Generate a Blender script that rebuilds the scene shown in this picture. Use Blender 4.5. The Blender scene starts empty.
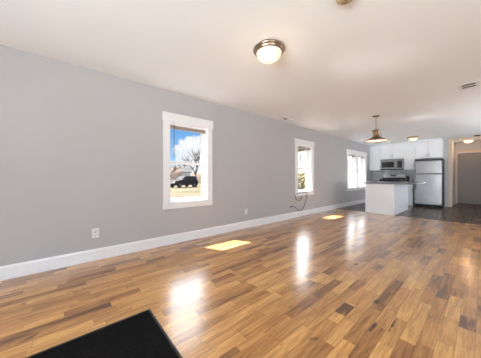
import bpy, bmesh, math, random
from mathutils import Vector, Matrix
C = bpy.context.scene.collection
SC = bpy.context.scene
PI = math.pi
# ------------------------------------------------------------------ camera
TH = math.atan(243.5 / 209.0)
CAMZ = 1.07
cam_d = bpy.data.cameras.new('camera'); cam = bpy.data.objects.new('camera', cam_d); C.objects.link(cam)
cam.location = (0, 0, CAMZ); cam.rotation_euler = (PI / 2, 0, TH)
cam_d.sensor_width = 36; cam_d.lens = 209 / 481 * 36; cam_d.shift_y = -2 / 481
cam_d.clip_start = 0.02; cam_d.clip_end = 600
SC.camera = cam
# ------------------------------------------------------------------ view
SC.view_settings.view_transform = 'Standard'; SC.view_settings.look = 'None'
SC.view_settings.exposure = 0.22; SC.view_settings.gamma = 1; SC.view_settings.use_curve_mapping = False
SC.cycles.max_bounces = 10; SC.cycles.diffuse_bounces = 6; SC.cycles.glossy_bounces = 4
SC.cycles.transparent_max_bounces = 16
SC.cycles.sample_clamp_indirect = 80
SC.cycles.blur_glossy = .2

# ------------------------------------------------------------------ world
def pdir(px, py):
    """direction from the camera towards a photograph pixel"""
    F = Vector((-math.sin(TH), math.cos(TH), 0)); R = Vector((math.cos(TH), math.sin(TH), 0))
    return (F * 209 + R * (px - 240.5) + Vector((0, 0, 177 - py))).normalized()

world = bpy.data.worlds.new('sky'); SC.world = world; world.use_nodes = True
wt = world.node_tree; wt.nodes.clear()
class NT:
    def __init__(s, t): s.t = t
    def n(s, typ, **k):
        o = s.t.nodes.new(typ)
        for a, v in k.items(): setattr(o, a, v)
        return o
    def set(s, sock, v):
        if hasattr(v, 'is_linked') or isinstance(v, bpy.types.NodeSocket): s.t.links.new(v, sock)
        else: sock.default_value = v
    def m(s, op, a, b=None, c=None, clamp=False):
        o = s.n('ShaderNodeMath', operation=op); o.use_clamp = clamp
        s.set(o.inputs[0], a)
        if b is not None: s.set(o.inputs[1], b)
        if c is not None: s.set(o.inputs[2], c)
        return o.outputs[0]
    def vm(s, op, a, b=None):
        o = s.n('ShaderNodeVectorMath', operation=op); s.set(o.inputs[0], a)
        if b is not None: s.set(o.inputs[1], b)
        return o.outputs['Value'] if op in ('DOT_PRODUCT', 'LENGTH') else o.outputs[0]
    def mr(s, v, a, b, c=0.0, d=1.0, smooth=True):
        o = s.n('ShaderNodeMapRange'); o.interpolation_type = 'SMOOTHSTEP' if smooth else 'LINEAR'
        for i, x in enumerate((v, a, b, c, d)): s.set(o.inputs[i], x)
        return o.outputs[0]
    def mix(s, f, a, b, mode='MIX'):
        o = s.n('ShaderNodeMix', data_type='RGBA', blend_type=mode)
        s.set(o.inputs[0], f); s.set(o.inputs[6], a); s.set(o.inputs[7], b)
        return o.outputs[2]
    def noise(s, vec, scale, detail=3, rough=.5, dist=0):
        o = s.n('ShaderNodeTexNoise'); s.set(o.inputs['Vector'], vec); s.set(o.inputs['Scale'], scale)
        o.inputs['Detail'].default_value = detail; o.inputs['Roughness'].default_value = rough
        o.inputs['Distortion'].default_value = dist
        return o.outputs['Fac']
W = NT(wt)
tc = W.n('ShaderNodeTexCoord').outputs['Generated']
sep = W.n('ShaderNodeSeparateXYZ'); W.set(sep.inputs[0], tc); ez = sep.outputs[2]
nz = W.noise(tc, 9.0, 5, .6)
nz2 = W.noise(tc, 22.0, 3, .6)
blue = W.mix(W.mr(ez, 0.0, .30), (.42, .70, .98, 1), (.07, .32, .80, 1))
cen = pdir(188, 156)
cd = W.vm('DOT_PRODUCT', tc, tuple(cen))
ang = W.m('ARCCOSINE', cd)
ang = W.m('ADD', ang, W.m('MULTIPLY', W.m('SUBTRACT', nz, .5), -.26))
cl1 = W.mr(ang, .085, .065)
haze = W.mr(W.m('ADD', ez, W.m('MULTIPLY', W.m('SUBTRACT', nz, .5), -.12)), .10, .045)
cloud = W.m('MAXIMUM', cl1, haze)
ccol = W.mix(W.mr(nz2, .35, .7), (.78, .83, .92, 1), (1.0, 1.0, 1.0, 1))
low = W.mix(cloud, blue, ccol)
# added bright sky lobes feeding the floor's window reflections; glare low in the north
refl_lobe = W.m('MULTIPLY', W.mr(ez, .27, .36), W.mr(W.vm('DOT_PRODUCT', tc, tuple(Vector((-.8, .45, .45)).normalized())), .60, .88))
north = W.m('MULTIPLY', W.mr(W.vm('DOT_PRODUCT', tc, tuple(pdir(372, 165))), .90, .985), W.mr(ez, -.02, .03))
refl_lobe2 = W.m('MULTIPLY', W.mr(ez, .05, .11), W.mr(W.vm('DOT_PRODUCT', tc, tuple(Vector((pdir(335, 165)[0], pdir(335, 165)[1], .25)).normalized())), .93, .985))
st = W.m('ADD', W.m('ADD', W.m('ADD', 1.0, W.m('MULTIPLY', refl_lobe, 7.5)), W.m('MULTIPLY', north, 1.5)), W.m('MULTIPLY', refl_lobe2, 5.0))
skyc = W.mix(W.m('MAXIMUM', W.m('MAXIMUM', refl_lobe, north), refl_lobe2), low, (.93, .96, 1.0, 1))
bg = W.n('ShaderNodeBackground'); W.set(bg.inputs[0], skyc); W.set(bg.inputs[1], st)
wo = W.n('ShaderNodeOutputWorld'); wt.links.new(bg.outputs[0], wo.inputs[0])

# ------------------------------------------------------------------ sun
SUND = Vector((1, .48, -1.38)).normalized()
sd = bpy.data.lights.new('sun', 'SUN'); so = bpy.data.objects.new('sun', sd); C.objects.link(so)
so.rotation_euler = SUND.to_track_quat('-Z', 'Y').to_euler(); so.location = (-20, -8, 30)
sd.energy = 46; sd.angle = math.radians(.9); sd.color = (1, .98, 1)
# fill lights added at openings in the unseen walls behind and right of camera
def area(name, loc, d, sx, sy, e, col, sp=180):
    l = bpy.data.lights.new(name, 'AREA'); l.shape = 'RECTANGLE'; l.size = sx; l.size_y = sy; l.energy = e; l.color = col
    o = bpy.data.objects.new(name, l); C.objects.link(o); o.location = loc
    o.rotation_euler = Vector(d).to_track_quat('-Z', 'Z').to_euler()
    l.spread = math.radians(sp); return o
area('fill_rear', (.3, -3.62, 1.30), (0, 1, .7), 3.2, 1.9, 200, (.90, .97, 1), 108)
area('fill_right', (2.30, .2, 1.35), (-1, 0, 2.2), 2.4, 1.6, 58, (.90, .97, 1))
area('fill_right', (2.30, 7.0, 1.35), (-1, 0, 1.6), 1.8, 1.6, 75, (.97, .98, 1))
area('fill_right', (2.30, 9.4, 1.35), (-1, 0, 1.0), 1.4, 1.4, 32, (.95, .97, 1))

# ------------------------------------------------------------------ materials
def mat(name, col, rough=.5, metal=0, spec=.5, emit=None, es=0, bump=None, var=None, coat=0):
    m = bpy.data.materials.new(name); m.use_nodes = True; t = m.node_tree; b = t.nodes['Principled BSDF']; g = NT(t)
    b.inputs['Base Color'].default_value = (*col, 1); b.inputs['Roughness'].default_value = rough
    b.inputs['Metallic'].default_value = metal; b.inputs['Specular IOR Level'].default_value = spec
    b.inputs['Coat Weight'].default_value = coat
    if emit: b.inputs['Emission Color'].default_value = (*emit, 1); b.inputs['Emission Strength'].default_value = es
    co = g.n('ShaderNodeTexCoord').outputs['Object']
    if var:
        sc, amt = var
        f = g.mr(g.noise(co, sc, 4), .3, .7, 1 - amt, 1 + amt)
        mm = g.vm('SCALE', tuple(col)); nd = mm.node; nd.inputs['Scale'].default_value = 1
        t.links.new(f, nd.inputs['Scale']); t.links.new(mm, b.inputs['Base Color'])
    if bump:
        sc, st_ = bump
        bn = g.n('ShaderNodeBump'); bn.inputs['Strength'].default_value = st_; bn.inputs['Distance'].default_value = .01
        t.links.new(g.noise(co, sc, 3), bn.inputs['Height']); t.links.new(bn.outputs[0], b.inputs['Normal'])
    return m
M = {}
M['wall'] = mat('wall_paint', (.465, .46, .465), .75, bump=(160, .05), var=(1.2, .012))
M['ceil'] = mat('ceiling_paint', (.87, .89, .905), .85, bump=(120, .05), var=(1.0, .01))
M['trim'] = mat('trim_paint', (.82, .825, .835), .35, var=(3, .01))
M['trimwarm'] = mat('door_casing_paint', (.56, .43, .32), .45, var=(3, .02))
M['vinyl'] = mat('window_vinyl', (.85, .85, .86), .35, var=(3, .01))
M['cab'] = mat('cabinet_paint', (.83, .85, .88), .38, var=(2, .01))
M['cabgap'] = mat('cabinet_gap', (.12, .12, .12), .8, var=(2, .01))
M['steel'] = mat('stainless_steel', (.31, .31, .325), .34, 1, var=(3, .06))
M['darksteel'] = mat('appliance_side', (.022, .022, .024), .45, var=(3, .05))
M['fridgesteel'] = mat('brushed_steel_doors', (.33, .33, .345), .28, 1, var=(2.5, .12), bump=(2.2, .35))
M['black'] = mat('black_enamel', (.012, .012, .013), .2, var=(5, .1))
M['blackglass'] = mat('black_glass', (.02, .02, .022), .08, var=(5, .1))
M['nickel'] = mat('brushed_nickel', (.36, .27, .20), .3, 1, var=(8, .1))
M['bronze'] = mat('aged_bronze', (.34, .23, .14), .36, 1, var=(20, .35), bump=(60, .2))
M['plastic'] = mat('white_plastic', (.78, .77, .75), .4, var=(5, .02))
M['slot'] = mat('dark_slot', (.05, .045, .04), .7, var=(5, .02))
M['beige'] = mat('aged_plastic', (.56, .45, .28), .5, var=(8, .08))
M['door'] = mat('door_paint', (.20, .17, .155), .45, var=(2, .03))
M['cord'] = mat('cord_rubber', (.09, .05, .045), .5, var=(8, .1))
M['blind'] = mat('blind_slats', (.50, .44, .38), .5, var=(30, .15))
M['lampglass'] = mat('frosted_glass', (.62, .56, .46), .5, emit=(1, .86, .62), es=.50, var=(4, .01))
M['lampglass2'] = mat('frosted_glass_dim', (.9, .86, .78), .4, emit=(1, .74, .46), es=.85, var=(4, .01))
M['pendglass'] = mat('pendant_glow', (.9, .86, .78), .4, emit=(1, .86, .66), es=.8, var=(4, .01))
M['mat'] = mat('mat_fabric', (.007, .0065, .0065), .95, spec=.08, var=(60, .35), bump=(400, .5))
M['matedge'] = mat('mat_edging', (.02, .018, .016), .6, var=(40, .2))
M['canister'] = mat('dark_ceramic', (.03, .03, .03), .3, var=(9, .1))
M['dark'] = mat('threshold_wood', (.06, .035, .022), .5, var=(9, .2))

def glass_mat():
    m = bpy.data.materials.new('window_glass'); m.use_nodes = True; t = m.node_tree; t.nodes.clear(); g = NT(t)
    tr = g.n('ShaderNodeBsdfTransparent'); tr.inputs[0].default_value = (.94, .95, .95, 1)
    gl = g.n('ShaderNodeBsdfGlossy'); gl.inputs['Roughness'].default_value = .02
    co = g.n('ShaderNodeTexCoord').outputs['Object']
    ge = g.n('ShaderNodeNewGeometry')
    ca = g.m('ABSOLUTE', g.vm('DOT_PRODUCT', ge.outputs['Incoming'], ge.outputs['Normal']))
    fr = g.m('ADD', .025, g.m('MULTIPLY', .5, g.m('POWER', g.m('SUBTRACT', 1.0, ca), 5.0)))
    fac = g.m('MULTIPLY', fr, g.mr(g.noise(co, 2.0, 1), 0, 1, .9, 1.0))
    mx = g.n('ShaderNodeMixShader'); t.links.new(fac, mx.inputs[0]); t.links.new(tr.outputs[0], mx.inputs[1]); t.links.new(gl.outputs[0], mx.inputs[2])
    o = g.n('ShaderNodeOutputMaterial'); t.links.new(mx.outputs[0], o.inputs[0])
    return m
M['glass'] = glass_mat()

KNOTS = [(-.517, 1.70, .014, .085), (-.43, 1.84, .008, .12), (-.60, 2.05, .02, .05), (-1.02, 2.75, .02, .05)]
def wood_floor(name, roww, dark=False):
    m = bpy.data.materials.new(name); m.use_nodes = True; t = m.node_tree; b = t.nodes['Principled BSDF']; g = NT(t)
    co = g.n('ShaderNodeTexCoord').outputs['Object']
    s = g.n('ShaderNodeSeparateXYZ'); g.set(s.inputs[0], co); x, y = s.outputs[0], s.outputs[1]
    u = g.m('DIVIDE', g.m('ADD', x, .693 + roww * 100), roww)
    row = g.m('FLOOR', u); fu = g.m('FRACT', u)
    def wn(vx, vy, vz=0.0):
        c = g.n('ShaderNodeCombineXYZ'); g.set(c.inputs[0], vx); g.set(c.inputs[1], vy); g.set(c.inputs[2], vz)
        o = g.n('ShaderNodeTexWhiteNoise', noise_dimensions='3D'); t.links.new(c.outputs[0], o.inputs[0]); return o
    r1 = wn(row, 3.3).outputs[0]; r2 = wn(row, 9.1).outputs[0]
    L = g.m('ADD', .26, g.m('MULTIPLY', r1, .36))
    # irregular butt joints: warp the coordinate along the row so lengths vary
    wv = g.m('MULTIPLY', g.m('SINE', g.m('ADD', g.m('MULTIPLY', y, 3.1), g.m('MULTIPLY', r2, 40.0))), .13)
    v = g.m('DIVIDE', g.m('ADD', g.m('ADD', y, wv), g.m('ADD', g.m('MULTIPLY', r2, 7.0), 50.0)), L)
    idx = g.m('FLOOR', v); fv = g.m('FRACT', v)
    w = wn(row, idx, 1.7); h = w.outputs[0]
    w2 = wn(row, idx, 5.2); h2 = w2.outputs[0]
    # grain
    gc = g.n('ShaderNodeCombineXYZ')
    g.set(gc.inputs[0], g.m('MULTIPLY', x, 26.0)); g.set(gc.inputs[1], g.m('MULTIPLY', y, 2.2)); g.set(gc.inputs[2], g.m('MULTIPLY', h, 60.0))
    gr = g.noise(gc.outputs[0], 1.0, 5, .65, .8)
    gf = g.n('ShaderNodeCombineXYZ')
    g.set(gf.inputs[0], g.m('MULTIPLY', x, 120.0)); g.set(gf.inputs[1], g.m('MULTIPLY', y, 7.0)); g.set(gf.inputs[2], g.m('MULTIPLY', h, 90.0))
    fine = g.noise(gf.outputs[0], 1.0, 3, .6)
    ramp = g.n('ShaderNodeValToRGB'); cr = ramp.color_ramp
    cols = [(0.0, (.11, .045, .014)), (.10, (.19, .076, .020)), (.30, (.36, .154, .042)), (.55, (.51, .240, .068)), (.80, (.64, .320, .098)), (1.0, (.76, .41, .125))]
    if dark: cols = [(p, tuple(q * k for q, k in zip((.056, .037, .026), (a, a, a)))) for p, a in ((0, .7), (.2, .9), (.5, 1.2), (.75, 1.6), (.9, 1.9), (1, 2.2))]
    cr.elements[0].position = 0; cr.elements[0].color = (*cols[0][1], 1); cr.elements[1].position = 1; cr.elements[1].color = (*cols[-1][1], 1)
    for p, c in cols[1:-1]:
        e = cr.elements.new(p); e.color = (*c, 1)
    tone = g.m('ADD', g.m('SUBTRACT', g.m('MULTIPLY', g.m('POWER', h, .8), .76), .07), g.m('MULTIPLY', g.mr(gr, .30, .70), .48))
    # a few very dark strips and mineral streaks
    tone = g.m('SUBTRACT', tone, g.m('MULTIPLY', g.mr(h2, .955, .965), .30))
    # the short dark strip in the middle of the room
    def inside(c, a, bb): return g.m('MULTIPLY', g.m('GREATER_THAN', c, a), g.m('LESS_THAN', c, bb))
    sp = g.m('MULTIPLY', inside(x, -.693 - roww, -.693), inside(y, 1.655, 1.835))
    if not dark: tone = g.m('SUBTRACT', tone, g.m('MULTIPLY', sp, .85))
    g.set(ramp.inputs[0], g.m('MAXIMUM', tone, 0.0))
    col = g.mix(g.mr(fine, .35, .75, 0, .36), ramp.outputs[0], (.10, .045, .02, 1) if not dark else (.03, .025, .02, 1))
    # knots and dark mineral streaks
    kc = g.n('ShaderNodeCombineXYZ')
    g.set(kc.inputs[0], g.m('MULTIPLY', x, 15.0)); g.set(kc.inputs[1], g.m('MULTIPLY', y, 3.4)); g.set(kc.inputs[2], g.m('MULTIPLY', h, 30.0))
    kn = g.noise(kc.outputs[0], 1.0, 2, .5, .6)
    col = g.mix(g.mr(kn, .69, .80, 0, .75), col, (.07, .028, .012, 1))
    if not dark:
        wob = g.m('MULTIPLY', g.m('SUBTRACT', g.noise(co, 24.0, 3), .5), 1.6)
        for kx, ky, rx, ry in KNOTS:
            dd = g.m('SQRT', g.m('ADD', g.m('POWER', g.m('DIVIDE', g.m('SUBTRACT', x, kx), rx), 2.0), g.m('POWER', g.m('DIVIDE', g.m('SUBTRACT', y, ky), ry), 2.0)))
            col = g.mix(g.mr(g.m('ADD', dd, wob), .5, 1.1, .9, 0), col, (.04, .016, .010, 1))
    # seams
    e1 = g.m('MINIMUM', fu, g.m('SUBTRACT', 1.0, fu)); e1 = g.m('MULTIPLY', e1, roww)
    e2 = g.m('MULTIPLY', g.m('MINIMUM', fv, g.m('SUBTRACT', 1.0, fv)), L)
    e = g.m('MINIMUM', e1, e2)
    seam = g.mr(e, .0004, .0016, 0.55, 0)
    col = g.mix(seam, col, (.035, .015, .008, 1))
    t.links.new(col, b.inputs['Base Color'])
    b.inputs['Roughness'].default_value = .2 if not dark else .3
    rr = g.mr(gr, .3, .7, .28, .36) if not dark else g.mr(gr, .3, .7, .25, .35)
    t.links.new(rr, b.inputs['Roughness'])
    b.inputs['IOR'].default_value = 1.45
    b.inputs['Coat Weight'].default_value = 1.0 if not dark else .15; b.inputs['Coat Roughness'].default_value = .20; b.inputs['Coat IOR'].default_value = 1.65; b.inputs['Specular IOR Level'].default_value = .15
    bn = g.n('ShaderNodeBump'); bn.inputs['Strength'].default_value = .12; bn.inputs['Distance'].default_value = .002
    hh = g.m('ADD', g.m('MULTIPLY', fine, .3), g.m('MULTIPLY', h, .8)); g.set(bn.inputs['Height'], g.m('SUBTRACT', hh, g.m('MULTIPLY', seam, .8)))
    t.links.new(bn.outputs[0], b.inputs['Normal'])
    return m
M['floor'] = wood_floor('oak_strip_floor', .082)
M['kfloor'] = wood_floor('dark_kitchen_floor', .15, True)

def counter_mat():
    m = mat('granite', (.30, .29, .29), .15); t = m.node_tree; b = t.nodes['Principled BSDF']; g = NT(t)
    co = g.n('ShaderNodeTexCoord').outputs['Object']
    c = g.mix(g.mr(g.noise(co, 60, 4), .4, .6), (.08, .08, .085, 1), (.36, .35, .345, 1)); t.links.new(c, b.inputs['Base Color']); return m
M['granite'] = counter_mat()
def tile_mat():
    m = mat('backsplash_tile', (.4, .4, .4), .2); t = m.node_tree; b = t.nodes['Principled BSDF']; g = NT(t)
    co = g.n('ShaderNodeTexCoord').outputs['Object']; s = g.n('ShaderNodeSeparateXYZ'); g.set(s.inputs[0], co)
    c = g.n('ShaderNodeCombineXYZ'); g.set(c.inputs[0], s.outputs[0]); g.set(c.inputs[1], s.outputs[2])
    br = g.n('ShaderNodeTexBrick'); t.links.new(c.outputs[0], br.inputs[0])
    br.inputs['Scale'].default_value = 1; br.inputs['Brick Width'].default_value = .15; br.inputs['Row Height'].default_value = .075; br.inputs['Mortar Size'].default_value = .003
    br.inputs['Color1'].default_value = (.33, .34, .36, 1); br.inputs['Color2'].default_value = (.44, .45, .47, 1); br.inputs['Mortar'].default_value = (.6, .6, .6, 1)
    t.links.new(br.outputs[0], b.inputs['Base Color']); return m
M['tile'] = tile_mat()
def siding_mat(name, col):
    m = mat(name, col, .6); t = m.node_tree; b = t.nodes['Principled BSDF']; g = NT(t)
    co = g.n('ShaderNodeTexCoord').outputs['Object']; s = g.n('ShaderNodeSeparateXYZ'); g.set(s.inputs[0], co)
    f = g.m('FRACT', g.m('MULTIPLY', s.outputs[2], 6.0))
    bn = g.n('ShaderNodeBump'); bn.inputs['Distance'].default_value = .02; g.set(bn.inputs['Height'], f); t.links.new(bn.outputs[0], b.inputs['Normal']); return m
M['sidingwhite'] = siding_mat('white_siding', (.85, .85, .86))
M['sidingcream'] = siding_mat('cream_siding', (.30, .25, .17))
M['roof'] = mat('roof_shingles', (.08, .07, .065), .95, var=(6, .25), bump=(20, .4))
M['grass'] = mat('dry_grass', (.25, .19, .095), .95, spec=.1)
def grass_mat():
    m = M['grass']; t = m.node_tree; b = t.nodes['Principled BSDF']; g = NT(t)
    co = g.n('ShaderNodeTexCoord').outputs['Object']
    c = g.mix(g.mr(g.noise(co, .22, 5, .6), .42, .6), (.066, .050, .026, 1), (.032, .029, .012, 1))
    c = g.mix(g.mr(g.noise(co, 1.5, 5, .7), .35, .8, 0, .6), c, (.078, .062, .034, 1)); t.links.new(c, b.inputs['Base Color'])
grass_mat()
M['scrub'] = mat('scrub', (.085, .060, .043), .95, spec=.1, var=(.6, .4), bump=(3, .8))
M['bark'] = mat('bark', (.09, .062, .05), .9, spec=.1, var=(6, .3))
M['leafyellow'] = mat('shrub_leaves', (.16, .13, .04), .8, var=(4, .4))
M['carpaint'] = mat('car_paint', (.045, .036, .034), .8, spec=.05, var=(2, .05))
M['carglass'] = mat('car_glass', (.04, .045, .05), .8, spec=.05, var=(2, .05))
M['tyre'] = mat('tyre_rubber', (.02, .02, .02), .8, var=(9, .1))
M['chrome'] = mat('chrome', (.7, .7, .7), .2, 1, var=(4, .02))
M['hub'] = mat('hubcap_grey', (.12, .12, .12), .7, var=(4, .02))
M['carlight'] = mat('head_lamp', (.75, .72, .68), .15, var=(4, .02))

# ------------------------------------------------------------------ mesh helpers
class MB:
    def __init__(s): s.b = bmesh.new()
    def box(s, x0, x1, y0, y1, z0, z1, bev=0):
        r = bmesh.ops.create_cube(s.b, size=1)
        vs = r['verts']
        bmesh.ops.scale(s.b, verts=vs, vec=(abs(x1 - x0), abs(y1 - y0), abs(z1 - z0)))
        bmesh.ops.translate(s.b, verts=vs, vec=((x0 + x1) / 2, (y0 + y1) / 2, (z0 + z1) / 2))
        if bev:
            es = list({e for v in vs for e in v.link_edges})
            bmesh.ops.bevel(s.b, geom=es, offset=bev, segments=2, affect='EDGES', profile=.6)
        return s
    def lathe(s, prof, c=(0, 0, 0), n=40, ax='Z'):
        rings = []
        for r, z in prof:
            ring = []
            for i in range(n):
                a = 2 * PI * i / n
                p = (r * math.cos(a), r * math.sin(a), z)
                if ax == 'Y': p = (p[0], p[2], p[1])
                if ax == 'X': p = (p[2], p[0], p[1])
                ring.append(s.b.verts.new((p[0] + c[0], p[1] + c[1], p[2] + c[2])))
            rings.append(ring)
        for a, bb in zip(rings[:-1], rings[1:]):
            for i in range(n):
                f = s.b.faces.new((a[i], a[(i + 1) % n], bb[(i + 1) % n], bb[i])); f.smooth = True
        for ring in (rings[0], rings[-1]):
            try: s.b.faces.new(ring)
            except Exception: pass
        return s
    def tube(s, pts, r, n=8):
        pts = [Vector(p) for p in pts]; rings = []
        for i, p in enumerate(pts):
            d = (pts[min(i + 1, len(pts) - 1)] - pts[max(i - 1, 0)]).normalized()
            up = Vector((0, 0, 1)) if abs(d.z) < .9 else Vector((1, 0, 0))
            u = d.cross(up).normalized(); v = d.cross(u).normalized()
            rr = r[i] if isinstance(r, (list, tuple)) else r
            rings.append([s.b.verts.new(p + (u * math.cos(2 * PI * k / n) + v * math.sin(2 * PI * k / n)) * rr) for k in range(n)])
        for a, bb in zip(rings[:-1], rings[1:]):
            for i in range(n):
                f = s.b.faces.new((a[i], a[(i + 1) % n], bb[(i + 1) % n], bb[i])); f.smooth = True
        s.b.faces.new(rings[0]); s.b.faces.new(rings[-1]); return s
    def prism(s, prof, a, bb, axis='Y'):
        """extrude a 2D outline (list of (p, z)) from a to bb along axis; p is X if axis Y, else Y"""
        def P(p, q, t): return (p, t, q) if axis == 'Y' else (t, p, q)
        v0 = [s.b.verts.new(P(p, q, a)) for p, q in prof]; v1 = [s.b.verts.new(P(p, q, bb)) for p, q in prof]
        n = len(prof)
        for i in range(n): s.b.faces.new((v0[i], v0[(i + 1) % n], v1[(i + 1) % n], v1[i]))
        s.b.faces.new(v0); s.b.faces.new(v1); return s
    def build(s, name, m, parent=None, kind=None, origin=None):
        bmesh.ops.recalc_face_normals(s.b, faces=s.b.faces)
        me = bpy.data.meshes.new(name)
        if origin is None and parent is None and s.b.verts:
            xs = [v.co for v in s.b.verts]
            origin = (sum(v.x for v in xs) / len(xs), sum(v.y for v in xs) / len(xs), min(v.z for v in xs))
            if kind == 'structure': origin = (0, 0, 0)
        if origin: bmesh.ops.translate(s.b, verts=s.b.verts, vec=(-origin[0], -origin[1], -origin[2]))
        s.b.to_mesh(me); s.b.free(); me.materials.append(M[m])
        o = bpy.data.objects.new(name, me); C.objects.link(o)
        if origin: o.location = origin
        if parent is not None: o.parent = parent
        if kind: o['kind'] = kind
        return o
def tag(o, label=None, cat=None, group=None, kind=None):
    if label: o['label'] = label
    if cat: o['category'] = cat
    if group: o['group'] = group
    if kind: o['kind'] = kind
    return o
def empty(name, loc=(0, 0, 0), rz=0):
    o = bpy.data.objects.new(name, None); C.objects.link(o); o.location = loc; o.rotation_euler = (0, 0, rz); o.empty_display_size = .1
    return o

# ------------------------------------------------------------------ room shell
XL, XO, XR = -3.26, -3.44, 2.2
YR, YK, YB, YD = -3.5, 7.12, 10.53, 12.05
H = 2.44
ZB, ZT = .665, 1.95
WIN = [(1.305, 2.005), (4.805, 5.515), (7.985, 8.795), (8.915, 9.735)]
m = MB()
ys = [YR - .15] + [v for w in WIN for v in w] + [YD + .15]
for a, b in zip(ys[0::2], ys[1::2]): m.box(XO, XL, a, b, -.3, H + .1)
for a, b in WIN:
    m.box(XO, XL, a, b, -.3, ZB); m.box(XO, XL, a, b, ZT, H + .1)
m.build('wall_left', 'wall', kind='structure')
m = MB()
m.box(XL, XR, YR - .15, YK, -.3, 0); m.build('floor', 'floor', kind='structure')
m = MB(); m.box(XL, XR, YK, YD + .15, -.3, 0); m.build('floor_kitchen', 'kfloor', kind='structure')
MB().box(XO, XR + .18, YR - .18, YD + .18, H, H + .12).build('ceiling', 'ceil', kind='structure')
def wall_with_holes(name, horizontal, fixed0, fixed1, a, b, holes):
    mm = MB(); cur = a
    def bx(p, q, z0, z1):
        if horizontal: mm.box(p, q, fixed0, fixed1, z0, z1)
        else: mm.box(fixed0, fixed1, p, q, z0, z1)
    for (p, q, z0, z1) in holes:
        bx(cur, p, -.3, H); bx(p, q, -.3, z0); bx(p, q, z1, H); cur = q
    bx(cur, b, -.3, H); return mm.build(name, 'wall', kind='structure')
wall_with_holes('wall_rear', True, YR - .15, YR, XL, XR, [(-1.3, 1.9, .35, 2.25)])
wall_with_holes('wall_right', False, XR, XR + .15, YR - .15, YD + .15, [(-1.0, 1.4, .55, 2.15), (6.1, 7.9, .55, 2.15), (8.7, 10.1, .65, 2.05)])
# kitchen back wall with the opening of the entry alcove
m = MB()
m.box(XL, -.75, YB, YB + .12, 0, H); m.box(-.75, .45, YB, YB + .12, 2.40, H); m.box(.45, XR, YB, YB + .12, 0, H)
m.build('wall_back', 'wall', kind='structure')
m = MB(); m.box(-.87, -.75, YB + .12, YD, 0, H); m.build('wall_alcove_left', 'wall', kind='structure')
m = MB(); m.box(.45, .57, YB + .12, YD, 0, H); m.build('wall_alcove_right', 'wall', kind='structure')
m = MB(); m.box(-.87, -.70, YD, YD + .12, 0, H); m.box(-.70, .04, YD, YD + .12, 2.03, H); m.box(.04, .57, YD, YD + .12, 0, H)
m.build('wall_alcove_back', 'wall', kind='structure')
# roof overhang along the left wall
MB().prism([(-4.27, 2.60), (-4.27, 2.75), (XR + .6, 4.6), (XR + .6, 2.6)], YR - .8, YD + .8).build('roof', 'roof', kind='structure')
# baseboards with small bevelled top
def base_prof(s=1): return [(0, 0), (.017 * s, 0), (.017 * s, .125), (.006 * s, .145), (0, .145)]
MB().prism([(XL + p, z) for p, z in base_prof()], YR, YB, 'Y').build('baseboard_left', 'trim', kind='structure')
MB().prism([(YR + p, z) for p, z in base_prof()], XL, XR, 'X').build('baseboard_rear', 'trim', kind='structure')
MB().prism([(XR + p, z) for p, z in base_prof(-1)], YR, YB, 'Y').build('baseboard_right', 'trim', kind='structure')
# alcove opening casing
m = MB(); m.box(-.835, -.745, YB - .02, YB, 0, 2.33, .004); m.box(-.75, -.735, YB, YB + .12, 0, 2.39)
m.box(-.835, .54, YB - .02, YB, 2.33, 2.42, .004)
m.box(.45, .54, YB - .02, YB, 0, 2.33, .004)
m.build('trim_1', 'trimwarm', kind='structure')
MB().box(-.75, .45, YB + .02, YB + .10, 0, .012, .003).build('trim_2', 'dark', kind='structure')
MB().box(XL + .02, XR, YK - .02, YK + .025, 0, .006, .002).build('trim_3', 'dark', kind='structure')

# windows ------------------------------------------------------------------
def window_unit(n, spans, y0c, y1c):
    root = empty('window_%d' % n, (XL, (y0c + y1c) / 2, ZB)); root['kind'] = 'structure'
    oy = (XL, (y0c + y1c) / 2, ZB)
    def bld(mb, name, mt, par=root):
        o = mb.build(name, mt, None, origin=oy); o.location = (0, 0, 0); o.parent = par; return o
    c = MB(); x1 = XL + .022
    c.box(XL, x1, y0c, spans[0][0] + .004, ZB, ZT, .003); c.box(XL, x1, spans[-1][1] - .004, y1c, ZB, ZT, .003)
    c.box(XL, x1, y0c, y1c, .56, ZB, .003)
    c.box(XL, XL + .028, y0c - .012, y1c + .012, ZT, 2.09, .003); 
    for i in range(len(spans) - 1): c.box(XL, x1, spans[i][1] - .004, spans[i + 1][0] + .004, ZB, ZT, .003)
    bld(c, 'window_casing', 'trim')
    for (a, b) in spans:
        j = MB(); t = .016
        j.box(XO, XL, a, a + t, ZB, ZT); j.box(XO, XL, b - t, b, ZB, ZT); j.box(XO, XL, a + t, b - t, ZB, ZB + t); j.box(XO, XL, a + t, b - t, ZT - t, ZT)
        jm = bld(j, 'window_jamb', 'vinyl')
        a2, b2 = a + t, b - t; zm = 1.305
        for nm, xx, z0, z1 in (('lower_sash', -3.345, ZB + t, zm + .02), ('upper_sash', -3.385, zm - .02, ZT - t)):
            s = MB(); w = .036; x0, x2 = xx - .032, xx
            s.box(x0, x2, a2, a2 + w, z0, z1, .003); s.box(x0, x2, b2 - w, b2, z0, z1, .003)
            s.box(x0, x2, a2 + w, b2 - w, z0, z0 + w, .003); s.box(x0, x2, a2 + w, b2 - w, z1 - w, z1, .003)
            so_ = bld(s, nm, 'vinyl')
            gl = MB().box(xx - .018, xx - .014, a2 + w - .004, b2 - w + .004, z0 + w - .004, z1 - w + .004)
            bld(gl, 'glass_pane', 'glass', so_)
            if nm == 'lower_sash':
                bld(MB().box(xx - .004, xx + .014, (a + b) / 2 - .03, (a + b) / 2 + .03, z1 - .002, z1 + .012, .003), 'sash_lock', 'vinyl', so_)
    return root
window_unit(1, [WIN[0]], 1.205, 2.105)
window_unit(2, [WIN[1]], 4.705, 5.615)
window_unit(3, [WIN[2], WIN[3]], 7.885, 9.835)
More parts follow.
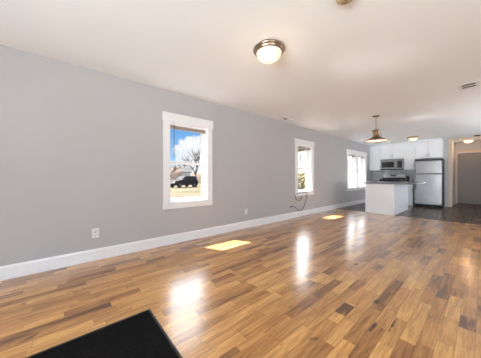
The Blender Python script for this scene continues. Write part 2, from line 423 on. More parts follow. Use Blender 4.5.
# raised blinds
def blind(a, b, label, wand=None, group=None):
    x = XL - .035
    t = empty('window_blind', (x, (a + b) / 2, ZT)); o0 = (x, (a + b) / 2, ZT)
    def bld(mb, nm, mt):
        o = mb.build(nm, mt, None, origin=o0); o.location = (0, 0, 0); o.parent = t; return o
    bld(MB().box(x - .02, x + .02, a + .018, b - .018, ZT - .042, ZT - .016, .003), 'head_rail', 'vinyl')
    s = MB(); z = ZT - .047
    for k in range(9): s.box(x - .0125, x + .0125, a + .024, b - .024, z - .0022, z); z -= .0042
    bld(s, 'slats', 'blind')
    bld(MB().box(x - .013, x + .013, a + .022, b - .022, z - .016, z - .001, .002), 'bottom_rail', 'blind')
    if wand: bld(MB().tube([(x + .024, a + .085, ZT - .03), (x + .024, a + .085, ZT - wand)], .0045), 'tilt_wand', 'slot')
    tag(t, label, 'window blind', group)
blind(*WIN[0], 'raised mini blind with a long tilt wand, in the nearest window', .56)
blind(*WIN[1], 'raised mini blind in the single window above the dangling cord')
blind(*WIN[2], 'raised mini blind in the left half of the double window near the kitchen')
blind(*WIN[3], 'raised mini blind in the right half of the double window near the kitchen')

# outlets -------------------------------------------------------------------
def outlet(y, z, label, kind='duplex'):
    x = XL; t = empty('wall_outlet', (x, y, z))
    MB().box(0, .006, -.037, .037, -.06, .06, .002).build('cover_plate', 'plastic', t)
    for dz in (-.024, .024):
        r = MB().lathe([(.018, 0.006), (.018, .008), (.0, .008)], (0, 0, dz), 20, 'X').build('receptacle', 'plastic', t)
        s = MB(); s.box(.0078, .0086, -.009, -.006, dz - .001, dz + .009); s.box(.0078, .0086, .006, .009, dz - .001, dz + .009); s.box(.0078, .0086, -.003, .003, dz - .013, dz - .008)
        s.build('slots', 'slot', r)
    tag(t, label, 'outlet')
outlet(.336, .347, 'white electrical outlet on the wall left of the nearest window, closest to the camera')
outlet(2.95, .34, 'white electrical outlet low on the wall between the nearest window and the dangling cord')

# dangling cord under window 2 ------------------------------------------------
def wallpt(px, py, X=XL + .012):
    F = Vector((-math.sin(TH), math.cos(TH), 0)); R = Vector((math.cos(TH), math.sin(TH), 0))
    d = F * 209 + R * (px - 240.5) + Vector((0, 0, 177 - py)); t = X / d.x
    return Vector((X, d.y * t, CAMZ + d.z * t))
cp = [(291.5, 206.8), (293.5, 206.3), (296.5, 208.5), (300, 211), (303, 208.8), (305.3, 203), (306.8, 197.5), (306.4, 193.2), (303.5, 192.6), (299.5, 193), (296.2, 194.5), (295.3, 197), (296.3, 199.5), (298.8, 200.6), (301.2, 199.2), (301.6, 196.4)]
P = [wallpt(a, b, XL + .018) for a, b in cp]
for q in P[7:10]: q.x = XL + .03
pts = []
for i in range(len(P) - 1):
    p0, p1, p2, p3 = P[max(i - 1, 0)], P[i], P[i + 1], P[min(i + 2, len(P) - 1)]
    for k in range(6):
        t = k / 6
        pts.append(.5 * ((2 * p1) + (p2 - p0) * t + (2 * p0 - 5 * p1 + 4 * p2 - p3) * t * t + (3 * p1 - p0 - 3 * p2 + p3) * t ** 3))
pts.append(P[-1])
cd = empty('hanging_cord', tuple(P[8]))
mb = MB().tube(pts, .0065, 8); o = mb.build('cable', 'cord', None, origin=tuple(P[8])); o.location = (0, 0, 0); o.parent = cd
mb = MB().tube([P[0] - Vector((0, .05, -.01)), P[0]], .014, 10); o = mb.build('plug', 'cord', None, origin=tuple(P[8])); o.location = (0, 0, 0); o.parent = cd
tag(cd, 'dark thin cord looping and dangling below the single window in the middle of the wall', 'cord')

# floor mat ---------------------------------------------------------------------
t = empty('floor_mat', (-.75, -.38, 0))
MB().box(-.985, .985, -.905, .905, 0, .011, .003).build('mat_surface', 'mat', t)
m = MB(); 
for a in ((-1.0, -.985, -.92, .92), (.985, 1.0, -.92, .92), (-.985, .985, -.92, -.905), (-.985, .985, .905, .92)): m.box(*a, 0, .014, .003)
m.build('edging', 'matedge', t)
tag(t, 'large black floor mat with a thin edging lying on the oak floor', 'floor mat')

# ------------------------------------------------------------------ ceiling things
def flush_lamp(x, y, R, label, glass='lampglass', metal='nickel', power=1.6, tint=(1, .78, .52)):
    t = empty('ceiling_light', (x, y, H)); k = R / .165
    MB().lathe([(0, 0), (.165 * k, 0), (.168 * k, -.012), (.160 * k, -.024), (.150 * k, -.028), (.152 * k, -.040), (.142 * k, -.050), (.134 * k, -.046), (.1 * k, -.03), (0, -.03)], n=56).build('base_ring', metal, t)
    pr = [(.134 * k, -.044)] + [(.134 * k * math.cos(a), -.046 - .085 * k * math.sin(a)) for a in [i * PI / 2 / 12 for i in range(1, 13)]]
    pr[-1] = (.001, pr[-1][1])
    MB().lathe(pr, n=56).build('glass_dome', glass, t)
    MB().lathe([(.002, -.128 * k - .004), (.012 * k, -.130 * k), (.013 * k, -.138 * k), (.006 * k, -.146 * k), (.001, -.150 * k)], n=20).build('finial', metal, t)
    l = bpy.data.lights.new('bulb', 'POINT'); l.energy = power; l.color = tint; l.shadow_soft_size = .06
    lo = bpy.data.objects.new('bulb', l); C.objects.link(lo); lo.parent = t; lo.location = (0, 0, -.16 * k - .05)
    tag(t, label, 'ceiling light', 'flush ceiling lights')
    return t
flush_lamp(-1.50, 1.69, .165, 'domed frosted glass ceiling light with a metal ring, the largest and nearest one')
flush_lamp(-1.58, 9.1, .165, 'frosted ceiling light above the kitchen, in front of the upper cabinets')
flush_lamp(-.37, 11.15, .165, 'warm frosted ceiling light inside the entry alcove above the door', 'lampglass2', power=8, tint=(1, .60, .33))
# smoke detector
t = empty('smoke_detector', (-.672, 1.62, H))
MB().lathe([(0, 0), (.072, 0), (.074, -.008), (.070, -.022), (.058, -.034), (.0, -.036)], n=40).build('housing', 'beige', t)
MB().lathe([(.018, -.036), (.020, -.039), (.001, -.041)], n=20).build('test_button', 'beige', t)
tag(t, 'round yellowed smoke detector on the ceiling, cut by the top edge of the photo', 'smoke detector')
# vents
def vent(x, y, sx, sy, label, n=2):
    t = empty('ceiling_vent', (x, y, H))
    f = MB(); w = .035
    f.box(-sx, -sx + w, -sy, sy, -.008, 0, .002); f.box(sx - w, sx, -sy, sy, -.008, 0, .002); f.box(-sx + w, sx - w, -sy, -sy + w, -.008, 0, .002); f.box(-sx + w, sx - w, sy - w, sy, -.008, 0, .002)
    f.build('frame', 'plastic', t)
    MB().box(-sx + w, sx - w, -sy + w, sy - w, -.002, -.0005).build('duct_opening', 'slot', t)
    s = MB(); step = 2 * (sy - w) / n
    for k in range(1, n): yy = -sy + w + step * k; s.box(-sx + w, sx - w, yy - .013, yy + .013, -.007, -.003)
    s.build('louvers', 'plastic', t); tag(t, label, 'vent')
vent(-.15, 4.63, .105, .13, 'ceiling vent with dark slots at the right edge of the photo', 2)
t = empty('ceiling_register', (-3.02, 4.06, H))
MB().box(-.05, .05, -.16, .16, -.012, 0, .004).build('frame', 'ceil', t)
MB().box(-.035, .035, -.15, -.04, -.0145, -.0115).build('opening', 'slot', t)
tag(t, 'thin white register on the ceiling close to the wall, left of the middle window', 'vent')
t = empty('smoke_alarm', (-.14, 10.30, H))
MB().lathe([(0, 0), (.075, 0), (.077, -.01), (.065, -.035), (0, -.038)], n=32).build('housing', 'bronze', t)
MB().lathe([(.015, -.038), (.016, -.041), (.001, -.042)], n=16).build('button', 'slot', t)
tag(t, 'small dark round fixture on the ceiling in front of the alcove opening', 'smoke alarm')
# pendant
t = empty('pendant_light', (-1.58, 5.37, H))
Z = lambda z: z - H
MB().lathe([(0, 0), (.072, 0), (.070, -.012), (.050, -.022), (.012, -.026), (.001, -.026)], n=36).build('ceiling_canopy', 'bronze', t)
MB().tube([(0, 0, -.02), (0, 0, Z(2.12))], .0075, 10).build('stem', 'bronze', t)
MB().lathe([(.001, Z(2.135)), (.02, Z(2.132)), (.074, Z(2.12)), (.080, Z(2.10)), (.062, Z(2.09)), (.058, Z(2.03)), (.066, Z(2.02)), (.064, Z(1.98)), (.078, Z(1.965)), (.001, Z(1.962))], n=36).build('neck', 'bronze', t)
MB().lathe([(.076, Z(1.970)), (.11, Z(1.945)), (.17, Z(1.918)), (.235, Z(1.892)), (.250, Z(1.878)), (.247, Z(1.872)), (.232, Z(1.882)), (.17, Z(1.908)), (.11, Z(1.935)), (.07, Z(1.958))], n=56).build('lamp_shade', 'bronze', t)
MB().lathe([(.225, Z(1.886)), (.20, Z(1.880)), (.12, Z(1.874)), (.001, Z(1.871))], n=48).build('diffuser', 'pendglass', t)
pp = [(math.cos(TH) * r, math.sin(TH) * r, Z(z)) for r, z in ((.06, 2.05), (.10, 2.062), (.125, 2.04), (.130, 2.0), (.115, 1.965), (.10, 1.952))]
MB().tube(pp, .006, 8).build('bracket', 'bronze', t)
tag(t, 'bronze barn style pendant lamp hanging from the ceiling in front of the kitchen', 'pendant lamp')

# ------------------------------------------------------------------ kitchen
def shaker(mb, x0, x1, yf, z0, z1, r=.055):
    """door slab whose face looks towards -Y at yf, with a recessed panel"""
    mb.box(x0, x1, yf + .008, yf + .02, z0, z1)
    mb.box(x0, x0 + r, yf, yf + .008, z0, z1); mb.box(x1 - r, x1, yf, yf + .008, z0, z1)
    mb.box(x0 + r, x1 - r, yf, yf + .008, z0, z0 + r); mb.box(x0 + r, x1 - r, yf, yf + .008, z1 - r, z1)
def cabinet(name, x0, x1, yf, yb, z0, z1, doors, label, group=None, drawers=0, toe=0):
    t = empty(name, ((x0 + x1) / 2, (yf + yb) / 2, z0)); o0 = t.location.copy()
    def bld(mb, nm, mt, par=t):
        o = mb.build(nm, mt, None, origin=tuple(o0)); o.location = (0, 0, 0); o.parent = par; return o
    b = MB().box(x0, x1, yf + .021, yb, z0 + toe, z1)
    if toe: b.box(x0, x1, yf + .07, yb, z0, z0 + toe)
    bld(b, 'carcass', 'cab')
    bld(MB().box(x0 + .004, x1 - .004, yf + .0195, yf + .0215, z0 + toe + .004, z1 - .004), 'reveal', 'cabgap')
    z0 += toe; n = doors; w = (x1 - x0) / n; g = .003; top = z1
    if drawers:
        for k in range(drawers):
            d = MB(); d.box(x0 + g, x1 - g, yf, yf + .02, z1 - .16, z1 - g, .002); dd = bld(d, 'drawer', 'cab')
            xm = (x0 + x1) / 2; hh = MB().tube([(xm - .06, yf - .03, z1 - .08), (xm + .06, yf - .03, z1 - .08)], .006); hh.tube([(xm - .05, yf, z1 - .08), (xm - .05, yf - .03, z1 - .08)], .004); hh.tube([(xm + .05, yf, z1 - .08), (xm + .05, yf - .03, z1 - .08)], .004)
            bld(hh, 'handle', 'steel', dd)
        top = z1 - .163
    for k in range(n):
        d = MB(); shaker(d, x0 + w * k + g, x0 + w * (k + 1) - g, yf, z0 + g, top - g); dd = bld(d, 'door', 'cab')
        hx = (x0 + w * (k + 1) - .03) if (k == 0) else (x0 + w * k + .03)
        hz = z0 + .05 if toe == 0 else top - .20
        hh = MB().tube([(hx, yf - .03, hz), (hx, yf - .03, hz + .14)], .006); hh.tube([(hx, yf + .002, hz + .02), (hx, yf - .03, hz + .02)], .004); hh.tube([(hx, yf + .002, hz + .12), (hx, yf - .03, hz + .12)], .004)
        bld(hh, 'handle', 'steel', dd)
    tag(t, label, 'cabinet', group); return t
ZC = 2.385
YU = 10.20
UG = 'white upper cabinets'
cabinet('upper_cabinet', XL + .005, -2.822, YU, YB, 1.355, ZC, 1, 'white tall upper cabinet in the corner left of the microwave', UG)
cabinet('upper_cabinet', -2.820, -2.052, YU, YB, 1.80, ZC, 2, 'short white two-door upper cabinet directly above the microwave', UG)
cabinet('upper_cabinet', -2.050, -1.702, YU, YB, 1.355, ZC, 1, 'white tall upper cabinet between the microwave and the refrigerator', UG)
cabinet('upper_cabinet', -1.70, -.96, YU - .02, YB, 1.76, ZC, 2, 'short white two-door upper cabinet above the refrigerator', UG)
m = MB(); m.prism([(YU - .02, ZC), (YU + .01, ZC), (YU + .01, H), (YU - .05, H), (YU - .05, H - .012)], XL, -.955, 'X'); m.build('trim_4', 'cab', kind='structure')
cabinet('base_cabinet', XL + .02, -2.826, 9.92, YB, 0, .87, 1, 'white base cabinet in the corner left of the range', 'white base cabinets', 1, .1)
cabinet('base_cabinet', -2.044, -1.725, 9.92, YB, 0, .87, 1, 'white base cabinet between the range and the refrigerator', 'white base cabinets', 1, .1)
for x0, x1, lb in ((XL + .018, -2.822, 'short grey granite worktop in the corner left of the range'), (-2.048, -1.720, 'short grey granite worktop between the range and the refrigerator')):
    tag(MB().box(x0, x1, 9.895, YB - .01, .87, .91, .004).build('worktop', 'granite'), lb, 'worktop')
MB().box(XL + .005, -1.69, YB - .009, YB, .911, 1.36).build('trim_5', 'tile', kind='structure')
tt = empty('canister', (-1.93, 10.2, .91))
MB().lathe([(.001, 0), (.045, 0), (.048, .01), (.048, .15), (.04, .165), (.001, .165)], n=28).build('jar', 'canister', tt)
MB().lathe([(.001, .166), (.043, .166), (.043, .185), (.012, .19), (.012, .205), (.001, .208)], n=28).build('lid', 'canister', tt)
tag(tt, 'small dark canister on the worktop right of the range', 'canister')
# microwave
x0, x1, yf, z0, z1 = -2.818, -2.054, 10.11, 1.365, 1.795
t = empty('microwave', ((x0 + x1) / 2, 10.3, z0)); 
def rel(mb, nm, mt, par, root=None):
    r = root or par; loc = tuple(r.location)
    o = mb.build(nm, mt, None, origin=loc); o.location = (0, 0, 0); o.parent = par; return o
rel(MB().box(x0, x1, yf + .02, YB - .01, z0, z1, .004), 'housing', 'darksteel', t)
d = rel(MB().box(x0, x0 + .56, yf, yf + .02, z0 + .03, z1 - .05, .004), 'door', 'steel', t)
rel(MB().box(x0 + .05, x0 + .47, yf - .003, yf + .001, z0 + .09, z1 - .11, .001), 'window', 'blackglass', d, t)
hx = x0 + .525; hm = MB().tube([(hx, yf - .035, z0 + .06), (hx, yf - .035, z1 - .08)], .011); hm.tube([(hx, yf, z0 + .09), (hx, yf - .035, z0 + .09)], .007); hm.tube([(hx, yf, z1 - .11), (hx, yf - .035, z1 - .11)], .007)
rel(hm, 'handle', 'steel', d, t)
cpn = rel(MB().box(x0 + .562, x1, yf, yf + .02, z0 + .03, z1 - .05, .004), 'control_panel', 'steel', t)
rel(MB().box(x0 + .58, x1 - .03, yf - .003, yf + .001, z0 + .07, z1 - .08, .001), 'keypad', 'blackglass', cpn, t)
rel(MB().box(x0, x1, yf, yf + .02, z1 - .048, z1, .003), 'top_vent', 'steel', t)
rel(MB().box(x0, x1, yf + .002, yf + .022, z0, z0 + .028, .003), 'bottom_vent', 'black', t)
tag(t, 'stainless steel over-the-range microwave mounted between the upper cabinets', 'microwave')
# range
x0, x1, yf = -2.816, -2.056, 9.86
t = empty('range', ((x0 + x1) / 2, 10.2, 0))
rel(MB().box(x0, x1, yf + .03, YB - .012, .0, .90, .003), 'body', 'steel', t)
od = rel(MB().box(x0 + .01, x1 - .01, yf, yf + .03, .20, .74, .005), 'oven_door', 'steel', t)
rel(MB().box(x0 + .12, x1 - .12, yf - .003, yf + .001, .32, .60, .001), 'oven_window', 'blackglass', od, t)
hm = MB().tube([(x0 + .06, yf - .05, .69), (x1 - .06, yf - .05, .69)], .011); hm.tube([(x0 + .1, yf, .69), (x0 + .1, yf - .05, .69)], .008); hm.tube([(x1 - .1, yf, .69), (x1 - .1, yf - .05, .69)], .008)
rel(hm, 'handle', 'steel', od, t)
rel(MB().box(x0 + .01, x1 - .01, yf + .004, yf + .03, .03, .185, .004), 'drawer', 'steel', t)
rel(MB().box(x0, x1, yf, yf + .03, .75, .895, .006), 'control_panel', 'steel', t)
for k in range(5):
    kx = x0 + .10 + k * (x1 - x0 - .2) / 4
    rel(MB().lathe([(.001, yf - .03), (.018, yf - .03), (.022, yf)], (kx, 0, .83), 18, 'Y'), 'knob', 'black', t)
rel(MB().box(x0, x1, yf + .01, YB - .10, .901, .925, .005), 'cooktop', 'black', t)
g = MB()
for cx_ in (x0 + .2, x1 - .2):
    for k in range(4): g.box(cx_ - .17, cx_ + .17, yf + .05 + k * .155, yf + .068 + k * .155, .945, .985)
    for k in range(3): g.box(cx_ - .16 + k * .155, cx_ - .145 + k * .155, yf + .05, yf + .533, .925, .975)
rel(g, 'grate', 'black', t)
rel(MB().box(x0, x1, YB - .098, YB - .02, .926, 1.04, .004), 'rear_trim', 'black', t)
bgd = rel(MB().box(x0, x1, YB - .095, YB - .02, 1.041, 1.20, .008), 'backguard', 'steel', t)
rel(MB().box(x0 + .27, x0 + .47, YB - .099, YB - .094, 1.10, 1.16, .001), 'display', 'blackglass', bgd, t)
tag(t, 'stainless steel gas range with black cooktop under the microwave', 'range')
# refrigerator
x0, x1, yf = -1.668, -.925, 9.80
t = empty('refrigerator', ((x0 + x1) / 2, 10.1, 0))
rel(MB().box(x0, x1, yf + .062, YB - .05, .03, 1.70, .006), 'cabinet_body', 'darksteel', t)  # dark front rises past the doors, standing in for the gap's shade
rel(MB().box(x0 + .01, x1 - .01, yf + .05, yf + .07, .02, .10, .003), 'toe_grille', 'black', t)
for nm, z0, z1, h0, h1 in (('freezer_door', 1.185, 1.635, 1.23, 1.56), ('fridge_door', .10, 1.172, .62, 1.14)):
    dd = rel(MB().box(x0 + .002, x1 - .002, yf, yf + .06, z0, z1, .012), nm, 'fridgesteel', t)
    hx = x0 + .05
    hm = MB().tube([(hx, yf - .045, h0), (hx, yf - .05, (h0 + h1) / 2), (hx, yf - .045, h1)], .012)
    hm.tube([(hx, yf, h0 + .02), (hx, yf - .045, h0 + .02)], .01); hm.tube([(hx, yf, h1 - .02), (hx, yf - .045, h1 - .02)], .01)
    rel(hm, 'handle', 'steel', dd, t)
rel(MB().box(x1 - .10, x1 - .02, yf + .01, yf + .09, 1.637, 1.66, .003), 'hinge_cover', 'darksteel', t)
tag(t, 'stainless steel top-freezer refrigerator beside the entry alcove', 'refrigerator')
# island
x0, x1, y0, y1 = -2.35, -1.63, 7.02, 8.70
t = empty('kitchen_island', ((x0 + x1) / 2, (y0 + y1) / 2, 0))
rel(MB().box(x0 + .012, x1 - .012, y0 + .012, y1 - .012, 0, .87), 'carcass', 'cab', t)
m = MB(); m.box(x0 + .06, x1 - .06, y0 + .004, y0 + .012, .12, .87); 
m.box(x0, x0 + .06, y0, y0 + .012, 0, .87, .002); m.box(x1 - .06, x1, y0, y0 + .012, 0, .87, .002)
rel(m, 'end_panel', 'cab', t)
m = MB(); m.box(x1 - .012, x1, y0 + .012, y0 + .06, 0, .87, .002); m.box(x1 - .012, x1, y1 - .06, y1, 0, .87, .002); m.box(x1 - .012, x1 - .004, y0 + .06, y1 - .06, .12, .87)
rel(m, 'side_panel', 'cab', t)
m = MB(); m.box(x0 + .06, x1 - .06, y0 + .001, y0 + .012, 0, .115, .003); m.box(x1 - .012, x1 - .001, y0 + .06, y1 - .06, 0, .115, .003)
rel(m, 'base_trim', 'cab', t)
for k in range(3):
    a = y0 + .03 + k * (y1 - y0 - .06) / 3; bb = a + (y1 - y0 - .06) / 3 - .006
    d = MB(); d.box(x0 - .008, x0 + .012, a, bb, .12, .85, .003); rel(d, 'door', 'cab', t)
tag(t, 'white kitchen island with panelled end facing the living room', 'kitchen island')
tag(MB().box(x0 - .04, -1.20, y0 - .06, y1 + .05, .87, .91, .005).build('worktop', 'granite'), 'grey speckled granite worktop overhanging the white island', 'worktop')

# entry door ----------------------------------------------------------------------
t = empty('door_1', (-.33, YD + .03, 0)); t['kind'] = 'structure'
dx0, dx1, dy = -.695, .035, YD + .03
m = MB(); m.box(dx0, dx1, dy + .018, dy + .045, .035, 2.02)
xs = [dx0, dx0 + .10, dx0 + .315, dx0 + .415, dx0 + .63, dx1]
zs = [.035, .26, .80, .94, 1.50, 1.60, 1.90, 2.02]
for i in (0, 2, 4): m.box(xs[i], xs[i + 1], dy, dy + .02, .035, 2.02)
for i in (1, 3):
    for k in (0, 2, 4, 6): m.box(xs[i], xs[i + 1], dy, dy + .02, zs[k], zs[k + 1])
    for k in (1, 3, 5): m.box(xs[i] + .025, xs[i + 1] - .025, dy + .004, dy + .02, zs[k] + .025, zs[k + 1] - .025, .002)
rel(m, 'door_leaf', 'door', t)
m = MB(); w = .075
m.box(dx0 - w, dx0, YD - .018, YD, 0, 2.03, .003); m.box(dx1, dx1 + w, YD - .018, YD, 0, 2.03, .003); m.box(dx0 - w, dx1 + w, YD - .018, YD, 2.03, 2.13, .003)
rel(m, 'door_casing', 'trimwarm', t)
rel(MB().box(dx0, dx1, YD - .01, YD + .1, 0, .03, .003), 'threshold', 'dark', t)
for z in (.25, 1.0, 1.8): rel(MB().tube([(dx0 + .003, dy - .004, z - .045), (dx0 + .003, dy - .004, z + .045)], .007), 'hinge', 'nickel', t)
rel(MB().lathe([(.028, dy), (.028, dy - .01), (.01, dy - .015), (.012, dy - .04), (.026, dy - .05), (.026, dy - .065), (.001, dy - .07)], (dx1 - .065, 0, .95), 20, 'Y'), 'door_knob', 'nickel', t)

# ------------------------------------------------------------------ outdoors
GZ = -.5
def gpt(px, depth, z=GZ):
    F = Vector((-math.sin(TH), math.cos(TH), 0)); R = Vector((math.cos(TH), math.sin(TH), 0))
    p = F * depth + R * (px - 240.5) * depth / 209; return Vector((p.x, p.y, z))
random.seed(4)
bm_ = MB(); n = 60
def gz(x, y):
    d = math.hypot(x, y)
    return GZ + .10 * math.sin(x * .21) * math.sin(y * .17) * min(1, d / 20)
g = []
for i in range(n + 1):
    row = []
    for j in range(n + 1):
        x = -160 + i * (156.55 / n); y = -60 + j * (240 / n)
        row.append(bm_.b.verts.new((x, y, gz(x, y))))
    g.append(row)
for i in range(n):
    for j in range(n): f = bm_.b.faces.new((g[i][j], g[i + 1][j], g[i + 1][j + 1], g[i][j + 1])); f.smooth = True
bm_.build('lawn', 'grass', kind='structure')
# distant scrubby bank
b2 = MB(); rows = []
for j in range(61):
    px = 60 + j * 5.2
    hgt = 3.9 + 1.0 * math.sin(j * .9) + random.uniform(-.5, .5)
    c = [gpt(px, 62 + q, GZ) for q in (0, 2, 5, 10, 20)]
    zz = [0, hgt * .55, hgt * .9, hgt, hgt * .9]
    rows.append([b2.b.verts.new((p.x, p.y, GZ + z)) for p, z in zip(c, zz)])
for a, b in zip(rows[:-1], rows[1:]):
    for k in range(4): f = b2.b.faces.new((a[k], b[k], b[k + 1], a[k + 1]))
b2.build('hillside', 'scrub', kind='structure')

def bare_tree(loc, height, seed, label, name='bare_tree', spread=.55, depth=5):
    rnd = random.Random(seed); t = empty(name, tuple(loc))
    trunk = MB(); crown = MB()
    def grow(mb, p, d, L, r, lvl):
        q = p + d * L; mid = (p + q) / 2 + Vector((rnd.uniform(-1, 1), rnd.uniform(-1, 1), 0)) * L * .06
        mb.tube([p, mid, q], [r, r * .85, r * .68], 6 if lvl < 2 else 4)
        if lvl >= depth: return
        for k in range(3 if lvl < 4 else 2):
            a = rnd.uniform(0, 2 * PI); s = rnd.uniform(.5, 1.1) * spread
            nd = (d + Vector((math.cos(a) * s, math.sin(a) * s, rnd.uniform(-.05, .25)))).normalized()
            grow(crown, q - d * L * rnd.uniform(0, .3), nd, L * rnd.uniform(.62, .82), r * .6, lvl + 1)
    grow(trunk, Vector((0, 0, 0)), Vector((rnd.uniform(-.1, .1), rnd.uniform(-.1, .1), 1)).normalized(), height * .28, height * .022, 0)
    trunk.build('trunk', 'bark', t); crown.build('branches', 'bark', t)
    tag(t, label, 'tree', 'bare trees outside the nearest window'); return t
bare_tree(gpt(196, 34), 8.2, 3, 'bare tree behind the parked car, rightmost and tallest in the nearest window', spread=.75)
bare_tree(gpt(184, 60), 8.0, 8, 'bare tree in the middle distance above the parked car', spread=.8)
bare_tree(gpt(170, 56), 7.2, 12, 'bare tree at the left side of the view through the nearest window', spread=.8)
# car
def car(loc, rz):
    t = empty('car', tuple(loc), rz)
    hw = .88
    def hull(prof, w0, w1, nm, mt, z_in=None):
        b = MB(); n = len(prof)
        vs = []
        for s in (-1, 1):
            for (x, z) in prof:
                k = (z - prof[0][1]) / (max(p[1] for p in prof) - prof[0][1] + 1e-6)
                vs.append(b.b.verts.new((x, s * (w0 + (w1 - w0) * k), z)))
        for i in range(n): b.b.faces.new((vs[i], vs[(i + 1) % n], vs[n + (i + 1) % n], vs[n + i]))
        b.b.faces.new(vs[:n]); b.b.faces.new(vs[n:])
        bmesh.ops.bevel(b.b, geom=list(b.b.edges), offset=.04, segments=2, affect='EDGES')
        return b.build(nm, mt, t)
    body = hull([(-2.15, .35), (2.1, .35), (2.22, .55), (2.18, .92), (1.95, 1.02), (.95, 1.12), (-2.05, 1.15), (-2.2, .95), (-2.22, .5)], hw, hw * .96, 'body', 'carpaint')
    cabn = hull([(.95, 1.10), (.30, 1.62), (.05, 1.70), (-1.65, 1.70), (-1.95, 1.55), (-2.1, 1.10)], hw * .94, hw * .78, 'cabin', 'carpaint')
    for s in (-1, 1):
        for a, b in ((-1.85, -1.05), (-.98, -.18), (-.10, .55)):
            w = MB(); w.b.faces.new([w.b.verts.new(v) for v in ((a, s * (hw * .92 + .012), 1.20), (b + (.15 if b > .5 else 0), s * (hw * .92 + .012), 1.20), (b - (.18 if b > .5 else 0), s * (hw * .82 + .012), 1.58), (a + .02, s * (hw * .82 + .012), 1.58))]); w.build('side_window', 'carglass', t)
    w = MB(); w.b.faces.new([w.b.verts.new(v) for v in ((.93, -.72, 1.17), (.93, .72, 1.17), (.37, .62, 1.60), (.37, -.62, 1.60))]); w.build('windshield', 'carglass', t)
    MB().box(2.19, 2.24, -.45, .45, .62, .85, .01).build('grille', 'chrome', t)
    for s in (-1, 1):
        MB().box(2.12, 2.23, s * .80 - (.28 if s > 0 else 0), s * .80 + (.28 if s < 0 else 0), .70, .86, .02).build('headlight', 'carlight', t)
        for x in (-1.35, 1.4):
            wh = MB().lathe([(.001, -.11), (.20, -.11), (.33, -.09), (.34, 0), (.33, .09), (.20, .11), (.001, .11)], (x, s * (hw - .08), .34), 28, 'Y').build('wheel', 'tyre', t)
            MB().lathe([(.001, s * .118), (.19, s * .112), (.19, s * .09)], (x, s * (hw - .08), .34), 20, 'Y').build('hubcap', 'hub', wh)
        MB().box(.55, .75, s * (hw + .02), s * (hw + .16), 1.12, 1.25, .02).build('side_mirror', 'carpaint', t)
    tag(t, 'dark car parked on the dry grass, seen through the nearest window', 'car')
cl = gpt(183.5, 31.5)
car((cl.x, cl.y, gz(cl.x, cl.y)), math.radians(-75))
# small white shed behind the car
def house(name, x0, x1, y0, y1, eave, ridge, mt, label, wins=(), axis='X', cat='house'):
    t = empty(name, ((x0 + x1) / 2, (y0 + y1) / 2, GZ - .2)); z0 = GZ - .2
    b = MB()
    if axis == 'X': b.prism([(y0, z0), (y1, z0), (y1, eave), ((y0 + y1) / 2, ridge), (y0, eave)], x0, x1, 'X')
    else: b.prism([(x0, z0), (x1, z0), (x1, eave), ((x0 + x1) / 2, ridge), (x0, eave)], y0, y1, 'Y')
    rel(b, 'walls', mt, t)
    r = MB(); e = .35
    if axis == 'X':
        s = (ridge - eave) / ((y1 - y0) / 2); ym = (y0 + y1) / 2
        r.prism([(y0 - e, eave - s * e), (ym, ridge), (y1 + e, eave - s * e), (y1 + e, eave - s * e + .15), (ym, ridge + .15), (y0 - e, eave - s * e + .15)], x0 - e, x1 + e, 'X')
    else:
        s = (ridge - eave) / ((x1 - x0) / 2); xm = (x0 + x1) / 2
        r.prism([(x0 - e, eave - s * e), (xm, ridge), (x1 + e, eave - s * e), (x1 + e, eave - s * e + .15), (xm, ridge + .15), (x0 - e, eave - s * e + .15)], y0 - e, y1 + e, 'Y')
    rel(r, 'roof', 'roof', t)
    for (face, a, b_, zz0, zz1) in wins:
        if face == '-Y':
            f = MB().box(a, b_, y0 - .04, y0 + .01, zz0, zz1); g_ = MB().box(a + .08, b_ - .08, y0 - .05, y0 - .035, zz0 + .08, zz1 - .08)
        else:
            f = MB().box(x1 - .01, x1 + .04, a, b_, zz0, zz1); g_ = MB().box(x1 + .035, x1 + .05, a + .08, b_ - .08, zz0 + .08, zz1 - .08)
        fo = rel(f, 'window', 'trim', t); rel(g_, 'pane', 'carglass', fo, t)
    tag(t, label, cat); return t
def place(t, p, rz): t.location = (p.x, p.y, t.location.z); t.rotation_euler.z = rz
s = gpt(186.5, 58)
place(house('garden_shed', -1.1, 1.1, -1.1, 1.1, 2.6, 3.6, 'sidingwhite', 'small white shed behind the parked car', axis='Y', cat='shed'), s, -.5)
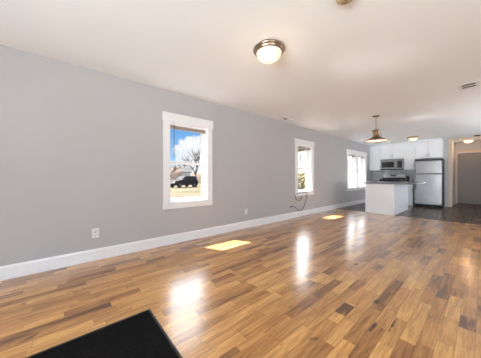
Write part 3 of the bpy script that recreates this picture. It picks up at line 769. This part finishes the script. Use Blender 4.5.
# neighbouring buildings seen through the middle and the far windows; their fronts are turned to the south-west
def place_corner(t, p, lx, ly, rz):
    c, s_ = math.cos(rz), math.sin(rz); place(t, Vector((p.x - (lx * c - ly * s_), p.y - (lx * s_ + ly * c), 0)), rz)
place_corner(house('neighbour_house', -5, 5, -3.5, 3.5, 7.2, 9.4, 'sidingcream', 'cream sided neighbouring house with a dark window, seen through the middle window',
      wins=[('-Y', -1.3, -.45, 4.3, 5.9), ('-Y', 1.6, 2.4, 4.3, 5.9)], axis='X'), gpt(301, 44), -.9, -3.5, math.radians(-25))
place_corner(house('long_building', -5.75, 5.75, -3, 3, 4.1, 4.9, 'sidingwhite', 'long white sided building seen through the double window near the kitchen', axis='X', cat='building'), gpt(306, 30), -5.75, -3, math.radians(-30))
# yellowish shrub
def shrub(loc, r, h, seed, label):
    rnd = random.Random(seed); t = empty('shrub', tuple(loc)); st_ = MB(); lf = MB()
    for k in range(9):
        a = rnd.uniform(0, 2 * PI); rr = r * rnd.uniform(.2, .8)
        st_.tube([(0, 0, 0), (math.cos(a) * rr * .5, math.sin(a) * rr * .5, h * .45), (math.cos(a) * rr, math.sin(a) * rr, h * .85)], [.03, .02, .008], 5)
    for k in range(1500):
        a = rnd.uniform(0, 2 * PI); zz = rnd.uniform(.05, 1); rr = r * math.sqrt(rnd.random()) * (1 - (2 * zz - .9) ** 2 * .5)
        c = Vector((math.cos(a) * rr, math.sin(a) * rr, zz * h)); u = Vector((rnd.uniform(-1, 1), rnd.uniform(-1, 1), rnd.uniform(-1, 1))).normalized(); v = u.orthogonal().normalized(); sz = .07
        lf.b.faces.new([lf.b.verts.new(c + u * sz), lf.b.verts.new(c + v * sz * .5), lf.b.verts.new(c - u * sz), lf.b.verts.new(c - v * sz * .5)])
    st_.build('stems', 'bark', t); lf.build('leaves', 'leafyellow', t); tag(t, label, 'shrub')
s = gpt(300.5, 17.0); shrub(s, .95, 1.9, 5, 'yellow green shrub outside the middle window, in front of the cream house')
